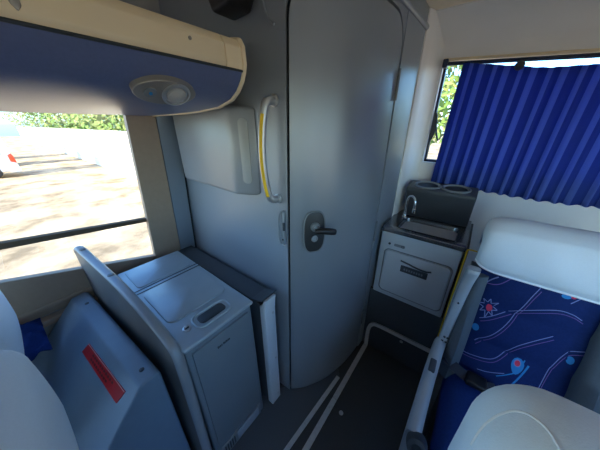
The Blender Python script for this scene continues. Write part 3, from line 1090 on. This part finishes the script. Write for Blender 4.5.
# ------------------------------------------------------------------ seats
def pillow(mb, lo, hi, mat_, bev, puff=0.0, axis=1, lean=0.0, seg=5):
    b = bmesh.new()
    bmesh.ops.create_cube(b, size=1)
    c_ = [(lo[i] + hi[i]) / 2 for i in range(3)]
    s_ = [hi[i] - lo[i] for i in range(3)]
    for v in b.verts:
        v.co = Vector([c_[i] + v.co[i] * s_[i] for i in range(3)])
    bmesh.ops.bevel(b, geom=list(b.edges), offset=bev, segments=seg, profile=0.5, affect='EDGES', clamp_overlap=True)
    bmesh.ops.subdivide_edges(b, edges=[e for e in b.edges if e.calc_length() > 0.05], cuts=6, use_grid_fill=True)
    for v in b.verts:
        u = [(v.co[i] - c_[i]) / (s_[i] / 2) for i in range(3)]
        k = [i for i in range(3) if i != axis]
        bul = max(0, 1 - u[k[0]] ** 2) * max(0, 1 - u[k[1]] ** 2)
        v.co[axis] += puff * bul * u[axis]
        v.co.y += lean * (v.co.z - lo[2])
    mb.add(b, mat_)

# rear right seat facing the camera
LEAN = 0.30
def seat_y(z):
    return 0.98 + (z - 0.5) * LEAN
def back_pt(x, z, off=0.0):
    u = (x - 0.135) / 0.34
    q_ = 0.020 * abs(math.sin(PI * (z - 0.50) / 0.155)) ** 0.6 * abs(math.sin(PI * (x - 0.435) / 0.30)) ** 0.6
    bul = 0.012 * max(0, 1 - (2 * u - 1) ** 2)
    y_ = seat_y(z) - q_ - bul
    return Vector((x, y_ - off, z + off * 0.25))
h = thing('coach_seat', (0.32, 1.05, 0.0), 'blue patterned rear coach seat with white headrest cover beside the washbasin', 'seat')
m = MB()
m.grid(lambda u, v: back_pt(0.125 + 0.36 * u, 0.44 + 0.66 * v), 40, 60, 'seatblue', th=None)
m.prism([(0.12, seat_y(z_) + dy, z_) for z_, dy in ((0.40, 0.012), (1.10, 0.012), (1.10, 0.11), (0.40, 0.10))], (0.44, 0, 0), 'seatblue')
def ribbon(pts, w_, mat_, off=0.0012):
    P_ = catmull([(a, 0, c_) for a, c_ in pts], 7)
    L_ = [back_pt(p_.x, p_.z, off) for p_ in P_]
    for i in range(len(P_) - 1):
        pass
    b_ = bmesh.new()
    prev = None
    for i, p_ in enumerate(P_):
        t_ = P_[min(i + 1, len(P_) - 1)] - P_[max(i - 1, 0)]
        n_ = Vector((-t_.z, 0, t_.x)).normalized() * w_ / 2
        a1, a2 = p_ + n_, p_ - n_
        cur_ = (b_.verts.new(back_pt(a1.x, a1.z, off)), b_.verts.new(back_pt(a2.x, a2.z, off)))
        if prev:
            b_.faces.new([prev[0], cur_[0], cur_[1], prev[1]])
        prev = cur_
    m.add(b_, mat_)
def blob(cx_, cz_, pts, mat_, off=0.0014):
    b_ = bmesh.new()
    vs = [b_.verts.new(back_pt(cx_ + a, cz_ + c_, off)) for a, c_ in pts]
    ce = b_.verts.new(back_pt(cx_, cz_, off))
    for i in range(len(vs)):
        b_.faces.new([ce, vs[i], vs[(i + 1) % len(vs)]])
    m.add(b_, mat_)
def dbl(pts, mat_='p_white', gap=0.011):
    ribbon(pts, 0.0026, mat_)
    ribbon([(a + gap * 0.5, c_ - gap) for a, c_ in pts], 0.0022, 'p_pink')
dbl([(0.18, 0.643), (0.221, 0.697), (0.253, 0.77), (0.274, 0.843), (0.289, 0.901), (0.303, 0.94)])
dbl([(0.17, 0.745), (0.194, 0.764), (0.242, 0.809), (0.296, 0.849), (0.361, 0.88), (0.402, 0.879), (0.432, 0.864)])
dbl([(0.15, 0.575), (0.187, 0.583), (0.246, 0.607), (0.277, 0.651), (0.304, 0.704), (0.34, 0.746), (0.381, 0.782)])
dbl([(0.398, 0.540), (0.403, 0.627), (0.414, 0.691), (0.425, 0.725), (0.439, 0.747), (0.467, 0.764)])
ribbon([(0.322, 0.52), (0.338, 0.581), (0.354, 0.64)], 0.006, 'p_cyan')
ribbon([(0.278, 0.552), (0.306, 0.579), (0.328, 0.606), (0.341, 0.656)], 0.004, 'p_cyan')
ribbon([(0.218, 0.537), (0.250, 0.550), (0.297, 0.578)], 0.003, 'p_white')
ribbon([(0.138, 0.866), (0.163, 0.909), (0.183, 0.931)], 0.004, 'p_white')
ribbon([(0.15, 0.89), (0.19, 0.905), (0.23, 0.955)], 0.003, 'p_pink')
ribbon([(0.388, 0.915), (0.42, 0.95), (0.47, 0.99)], 0.003, 'p_white')
# spiky star and the little figure printed on the fabric
star = []
for k in range(16):
    a = 2 * PI * k / 16
    r_ = (0.030, 0.015)[k % 2] * (1.25 if k in (2, 8, 12) else 1)
    star.append((r_ * math.cos(a), r_ * math.sin(a) * 1.2))
P2 = star + [star[0]]
for a_, b_ in zip(P2, P2[1:]):
    ribbon([(0.184 + a_[0], 0.80 + a_[1]), (0.184 + (a_[0] + b_[0]) / 2, 0.80 + (a_[1] + b_[1]) / 2), (0.184 + b_[0], 0.80 + b_[1])], 0.0028, 'p_white')
circ = [(math.cos(2 * PI * k / 14), math.sin(2 * PI * k / 14)) for k in range(14)]
blob(0.188, 0.798, [(0.010 * a, 0.013 * c_) for a, c_ in circ], 'p_red', 0.0018)
blob(0.168, 0.700, [(0.012 * a, 0.016 * c_) for a, c_ in circ], 'p_cyan')
blob(0.324, 0.622, [(0.018 * a * (1 + 0.3 * c_), 0.030 * c_) for a, c_ in circ], 'p_cyan')
blob(0.322, 0.634, [(0.011 * a, 0.013 * c_) for a, c_ in circ], 'p_white', 0.0018)
blob(0.322, 0.634, [(0.008 * a, 0.010 * c_) for a, c_ in circ], 'p_red', 0.0022)
blob(0.372, 0.935, [(0.013 * a, 0.008 * c_) for a, c_ in circ], 'p_cyan')
blob(0.390, 0.938, [(0.007 * a, 0.006 * c_) for a, c_ in circ], 'p_red', 0.0018)
blob(0.445, 0.715, [(0.010 * a, 0.015 * c_) for a, c_ in circ], 'p_cyan')
m.build('backrest', h, sharp=60)
for x0, x1 in ((0.090, 0.158), (0.465, 0.545)):
    m = MB()
    b = bmesh.new()
    for v_ in [0]:
        pass
    sec = [(x0, 0.02), (x0 + 0.006, -0.030), ((x0 + x1) / 2, -0.045), (x1 - 0.004, -0.022), (x1, 0.03), (x1, 0.09), (x0, 0.09)]
    rows = []
    for k in range(13):
        z_ = 0.45 + 0.47 * k / 12
        e_ = 1.0 + 1.0 * math.exp(-((z_ - 0.62) / 0.14) ** 2)
        rows.append([b.verts.new((x, seat_y(z_) + (d_ * e_ if d_ < 0 else d_), z_)) for x, d_ in sec])
    for A_, B_ in zip(rows, rows[1:]):
        for k in range(len(sec)):
            b.faces.new([A_[k], A_[(k + 1) % len(sec)], B_[(k + 1) % len(sec)], B_[k]])
    b.faces.new(rows[0])
    b.faces.new(rows[-1])
    bmesh.ops.recalc_face_normals(b, faces=b.faces)
    m.add(b, 'bolster')
    m.build('side_bolster', h, sharp=70)
m = MB()
pillow(m, (0.125, 0.60, 0.33), (0.54, 1.00, 0.475), 'seatblue2', 0.045, 0.02, 2)
m.build('seat_cushion', h, sharp=70)
m = MB()
m.box((0.14, 0.66, 0.0), (0.52, 1.05, 0.34), 'darkgrey', 0.01)
m.build('seat_base', h)
# headrest cover: one draped rounded slab
m = MB()
CVX0, CVX1 = 0.094, 0.580
cprof = catmull([(1.088, 0.945), (1.066, 1.00), (1.070, 1.07), (1.100, 1.13), (1.150, 1.168), (1.205, 1.172), (1.250, 1.140), (1.262, 1.08), (1.250, 1.00)], 5) if False else [Vector((0, a, c_)) for a, c_ in ((1.090, 0.945), (1.072, 0.975), (1.064, 1.01), (1.064, 1.05), (1.072, 1.09), (1.090, 1.125), (1.118, 1.140), (1.152, 1.152), (1.190, 1.156), (1.222, 1.150), (1.246, 1.132), (1.258, 1.105), (1.260, 1.05), (1.250, 0.99))]
CC = Vector((0, 1.160, 0.945))
def cov(u, v):
    t_ = 2 * u - 1
    k_ = max(0.0, 1 - abs(t_) ** 7) ** (1 / 3.2)
    f_ = v * (len(cprof) - 1)
    i_ = min(int(f_), len(cprof) - 2)
    p_ = cprof[i_].lerp(cprof[i_ + 1], f_ - i_)
    q_ = CC + Vector((0, (p_.y - CC.y) * (0.50 + 0.50 * k_), (p_.z - CC.z) * (0.42 + 0.58 * k_)))
    q_.z += 0.030 * abs(t_) ** 10
    wr = 0.004 * math.sin(9 * t_ + 14 * v) * (1 - abs(t_)) * math.sin(PI * v)
    return Vector(((CVX0 + CVX1) / 2 + t_ * (CVX1 - CVX0) / 2, q_.y - wr, q_.z))
def cu_(k):
    return 0.5 - 0.5 * math.cos(PI * k)
m.grid(lambda u, v: cov(cu_(u), v), 44, 39, 'whitecloth')
hc = m.build('headrest_cover', h, sharp=80)
m = MB()
m.tube([cov(cu_(k / 40), 0.0) + Vector((0, -0.001, 0)) for k in range(1, 40)], 0.0042, 'piping', 8)
m.build('cover_hem', hc)
# raised armrest along the aisle side and the grey side frame
m = MB()
ax = [(0.075, 0.985, 0.600), (0.078, 1.010, 0.68), (0.082, 1.035, 0.78), (0.088, 1.050, 0.88), (0.094, 1.052, 0.935), (0.096, 1.050, 0.960)]
b = bmesh.new()
rows = []
AX = catmull(ax, 4)
for i, p_ in enumerate(AX):
    k = i / (len(AX) - 1)
    w_ = 0.019 + 0.004 * k
    d_ = 0.030 if k < 0.95 else 0.022
    rows.append([b.verts.new(p_ + Vector((w_ * math.copysign(abs(math.cos(a)) ** 0.6, math.cos(a)), d_ * math.copysign(abs(math.sin(a)) ** 0.6, math.sin(a)), 0))) for a in [2 * PI * q_ / 16 for q_ in range(16)]])
for A_, B_ in zip(rows, rows[1:]):
    for k in range(16):
        b.faces.new([A_[k], A_[(k + 1) % 16], B_[(k + 1) % 16], B_[k]])
b.faces.new(rows[0])
b.faces.new(rows[-1])
bmesh.ops.recalc_face_normals(b, faces=b.faces)
m.add(b, 'armgrey')
ar = m.build('armrest', h, sharp=60)
for dz, dx in ((0.005, -0.004), (0.025, 0.0), (0.005, 0.010), (0.025, 0.012)):
    m = MB()
    m.lathe([(0.005, 0), (0.005, 0.002), (0.0, 0.002)], 'ink', 10, mat=frame((0.075 + dx, 0.956 + dz * 0.3, 0.605 + dz), (1, 0, 0), (0, -1, 0.1)))
    m.build('pivot_hole', ar)
m = MB()
screw(m, (0.083, 1.003, 0.80), (0, -1, 0.2), 0.004, 'ink')
m.build('screw_head', ar)
m = MB()
sf = catmull([(0.068, 0.97, 0.595), (0.064, 0.92, 0.585), (0.061, 0.85, 0.575), (0.058, 0.76, 0.565), (0.056, 0.66, 0.55), (0.056, 0.56, 0.53)], 4)
b = bmesh.new()
rows = []
for i, p_ in enumerate(sf):
    rows.append([b.verts.new((p_.x + dx, p_.y, z_)) for dx, z_ in ((-0.024, p_.z - 0.01), (-0.018, p_.z + 0.012), (0.0, p_.z + 0.018), (0.018, p_.z + 0.012), (0.024, p_.z - 0.01), (0.024, 0.20), (-0.018, 0.20))])
for A_, B_ in zip(rows, rows[1:]):
    for k in range(7):
        b.faces.new([A_[k], A_[(k + 1) % 7], B_[(k + 1) % 7], B_[k]])
b.faces.new(rows[0])
b.faces.new(rows[-1])
bmesh.ops.recalc_face_normals(b, faces=b.faces)
m.add(b, 'armgrey')
fr_ = m.build('side_frame', h, sharp=60)
m = MB()
m.box((0.048, 0.79, 0.577), (0.072, 0.85, 0.600), 'darkgrey', 0.006)
m.build('recline_button', fr_)
m = MB()
m.lathe([(0.030, -0.02), (0.033, 0.0), (0.030, 0.028), (0.018, 0.034), (0.016, 0.025), (0, 0.025)], 'darkgrey', 20, mat=frame((0.072, 0.545, 0.525), (1, 0, 0), (0.1, -1, 0.6)))
m.build('frame_end_cap', fr_)
# lap belt lying over the cushion
m = MB()
bp_ = catmull([(0.100, 0.945, 0.54), (0.135, 0.925, 0.535), (0.19, 0.915, 0.52), (0.25, 0.925, 0.507), (0.29, 0.94, 0.505)], 6)
m.strip(bp_, 0.042, 0.003, (0, -0.5, 1), 'belt')
bl = m.build('lap_belt', h)
m = MB()
m.box((0.185, 0.885, 0.508), (0.255, 0.945, 0.536), 'black', 0.008)
m.build('belt_buckle', bl)

# front right seat seen from behind and above
h = thing('coach_seat', (0.30, 0.15, 0.0), 'coach seat nearest the camera at bottom right, only its white headrest top showing', 'seat')
m = MB()
pillow(m, (0.086, 0.205, 0.86), (0.57, 0.412, 1.170), 'whitecloth', 0.094, 0.004, 1, lean=0.0, seg=9)
from mathutils.bvhtree import BVHTree
bvh = BVHTree.FromBMesh(m.bm)
hc = m.build('headrest_cover', h, sharp=80)
m = MB()
sm = []
for q_ in catmull([(0.080, 0.215, 0), (0.086, 0.255, 0), (0.098, 0.292, 0), (0.122, 0.313, 0), (0.143, 0.304, 0), (0.156, 0.275, 0), (0.162, 0.235, 0), (0.166, 0.212, 0)], 8):
    hit = bvh.ray_cast(Vector((q_.x, q_.y, 2.0)), Vector((0, 0, -1)))
    if hit[0] is not None:
        sm.append(hit[0] + Vector((0, 0, 0.0002)))
m.tube(sm, 0.0017, 'piping', 6)
m.build('cover_seam', hc)
m = MB()
m.prism([(0.085, 0.335, 0.95), (0.085, 0.25, 0.95), (0.085, 0.02, 0.40), (0.085, 0.12, 0.40)], (0.42, 0, 0), 'seatblue', 0.03, 4)
m.build('backrest', h)
m = MB()
pillow(m, (0.09, -0.36, 0.33), (0.51, 0.08, 0.46), 'seatblue2', 0.04, 0.015, 2)
m.build('seat_cushion', h, sharp=70)
m = MB()
m.box((0.12, -0.30, 0.0), (0.48, 0.05, 0.34), 'darkgrey', 0.01)
m.build('seat_base', h)

# left pair of seats
def left_seat(x0, x1, yb, zt, label):
    h_ = thing('coach_seat', ((x0 + x1) / 2, yb - 0.25, 0.0), label, 'seat')
    mm = MB()
    pillow(mm, (x0, yb - 0.125, zt - 0.26), (x1, yb, zt), 'whitecloth', 0.052, 0.012, 1, lean=0.0, seg=7)
    mm.build('headrest_cover', h_, sharp=80)
    mm = MB()
    mm.prism([(x0 + 0.02, yb - 0.02, zt - 0.24), (x0 + 0.02, yb - 0.10, zt - 0.24), (x0 + 0.02, yb - 0.38, 0.40), (x0 + 0.02, yb - 0.28, 0.40)], (x1 - x0 - 0.04, 0, 0), 'seatblue', 0.03, 4)
    mm.build('backrest', h_)
    mm = MB()
    pillow(mm, (x0 + 0.02, yb - 0.78, 0.33), (x1 - 0.02, yb - 0.32, 0.46), 'seatblue2', 0.04, 0.015, 2)
    mm.build('seat_cushion', h_, sharp=70)
    mm = MB()
    mm.box((x0 + 0.04, yb - 0.72, 0.0), (x1 - 0.04, yb - 0.36, 0.34), 'darkgrey', 0.01)
    mm.build('seat_base', h_)
left_seat(-0.66, -0.24, -0.098, 1.125, 'aisle side coach seat at lower left with large white headrest cover')
left_seat(-1.26, -0.85, -0.155, 1.07, 'window side coach seat at far left edge, small white headrest corner showing')

# ------------------------------------------------------------------ outside
m = MB()
m.box((-75, 3.9, -1.0), (-8.5, 4.2, 1.22), 'limewall', 0.03)
tag(m.build('boundary_wall'), 'long low whitewashed boundary wall across the sandy yard', 'wall')

def van(x, yr, label, ln=4.6, hh=2.75):
    h_ = thing('parked_van', (x - 0.9, yr - 2.3, -1.0), label, 'van', None)
    mm = MB()
    pr = [(yr, -0.70), (yr + 0.03, -0.30), (yr - 0.02, 0.10), (yr - 0.16, hh - 1.10), (yr - 0.26, hh - 1.0), (yr - ln + 1.5, hh - 1.0), (yr - ln + 0.8, 0.15), (yr - ln, -0.10), (yr - ln, -0.70)]
    mm.prism([(x, y_, z_) for y_, z_ in pr], (-1.8, 0, 0), 'vanwhite', 0.05, 3)
    mm.build('van_body', h_)
    for ys in (yr - 0.9, yr - ln + 0.9):
        for xs in (x - 0.1, x - 1.7):
            mm = MB()
            mm.lathe([(0.0, -0.11), (0.30, -0.11), (0.33, -0.06), (0.33, 0.06), (0.30, 0.11), (0.0, 0.11)], 'rubber', 20, mat=frame((xs, ys, -0.67), (0, 0, 1), (1, 0, 0)))
            mm.build('wheel', h_)
    mm = MB()
    mm.prism([(x + 0.004, y_, z_) for y_, z_ in ((yr - 0.35, 0.15), (yr - 1.6, 0.15), (yr - 1.6, 0.95), (yr - 0.45, 0.95))], (-0.02, 0, 0), 'vanglass', 0.02)
    mm.build('side_window', h_)
    mm = MB()
    mm.prism([(x + 0.015, y_, z_) for y_, z_ in ((yr - 0.16, -0.22), (yr + 0.035, -0.30), (yr + 0.02, 0.02), (yr - 0.03, 0.18), (yr - 0.17, 0.10))], (-0.14, 0, 0), 'tail', 0.02)
    mm.build('tail_lamp', h_)
    mm = MB()
    mm.box((x + 0.02, yr - 0.3, -0.75), (x - 1.82, yr + 0.07, -0.50), 'vanwhite', 0.04)
    mm.build('bumper', h_)
van(-19.0, 0.40, 'white van parked in the yard, red tail lamp at the left window edge')

van(-24.2, 0.45, 'second white van parked behind the nearer van, mostly hidden by the window edge')
van(-29.5, 0.50, 'third white van farthest away in the yard, mostly hidden by the window edge')

def foliage(mb, c_, rad, n, mats, size):
    for _ in range(n):
        while True:
            v = Vector((random.uniform(-1, 1), random.uniform(-1, 1), random.uniform(-1, 1)))
            if 0.25 < v.length < 1:
                break
        p_ = Vector(c_) + Vector((v.x * rad[0], v.y * rad[1], v.z * rad[2]))
        s_ = size * random.uniform(0.6, 1.3)
        a = Vector((random.gauss(0, 1), random.gauss(0, 1), random.gauss(0, 1))).normalized()
        b_ = a.orthogonal().normalized()
        i = mb.mi(random.choice(mats))
        vs = [mb.bm.verts.new(p_ + q_) for q_ in (a * s_, b_ * s_ * 0.45, -a * s_, -b_ * s_ * 0.45)]
        fc_ = mb.bm.faces.new(vs)
        fc_.material_index = i
def shrub(name, x, y, zt, rw, label, cat, group, n=900, size=0.22):
    h_ = thing(name, (x, y, -1.0), label, cat, group)
    mm = MB()
    zc = (zt - 0.2) / 2
    foliage(mm, (x, y, zc), (rw, rw * 0.7, (zt + 0.7) / 2), n, ['leaf', 'leaf2'], size)
    mm.build('foliage', h_)
    mm = MB()
    mm.tube([(x, y, -1.0), (x + 0.1, y, zc), (x, y + 0.1, zt * 0.7)], [0.10, 0.07, 0.03], 'bark', 8)
    mm.build('trunk', h_)
for k, (x, zt, rw) in enumerate(((-13.0, 3.2, 1.8), (-17.3, 3.6, 2.2), (-22.4, 3.6, 2.6), (-28.6, 4.4, 3.2), (-36.4, 4.8, 4.0), (-46, 5.6, 5.0), (-58, 7.0, 6.0), (-71, 8.5, 6.5))):
    shrub('garden_shrub', x, 6.6, zt, rw, 'green shrubs growing behind the whitewashed boundary wall', 'shrub', 'shrubs behind the boundary wall')
def tree(x, y, zt, rw, label):
    h_ = thing('garden_tree', (x, y, -1.0), label, 'tree', 'trees behind the bus')
    mm = MB()
    foliage(mm, (x, y, zt - rw * 0.7), (rw, rw, rw * 0.8), 1500, ['leaf', 'leaf2'], 0.16)
    mm.build('foliage', h_)
    mm = MB()
    mm.tube([(x, y, -1.0), (x + 0.1, y, zt * 0.4), (x - 0.1, y, zt * 0.8)], [0.14, 0.10, 0.04], 'bark', 8)
    for k in range(5):
        a = k * 1.3
        mm.tube([(x, y, zt * 0.35 + 0.15 * k), (x + 0.8 * rw * math.cos(a), y + 0.8 * rw * math.sin(a), zt * 0.6 + 0.25 * k)], [0.05, 0.02], 'bark', 6)
    mm.build('trunk', h_)
tree(-2.2, 9.5, 3.6, 1.9, 'sunlit garden tree seen through the rear window corner')
tree(2.0, 11.0, 2.4, 1.7, 'garden tree hidden mostly behind the rear curtain')
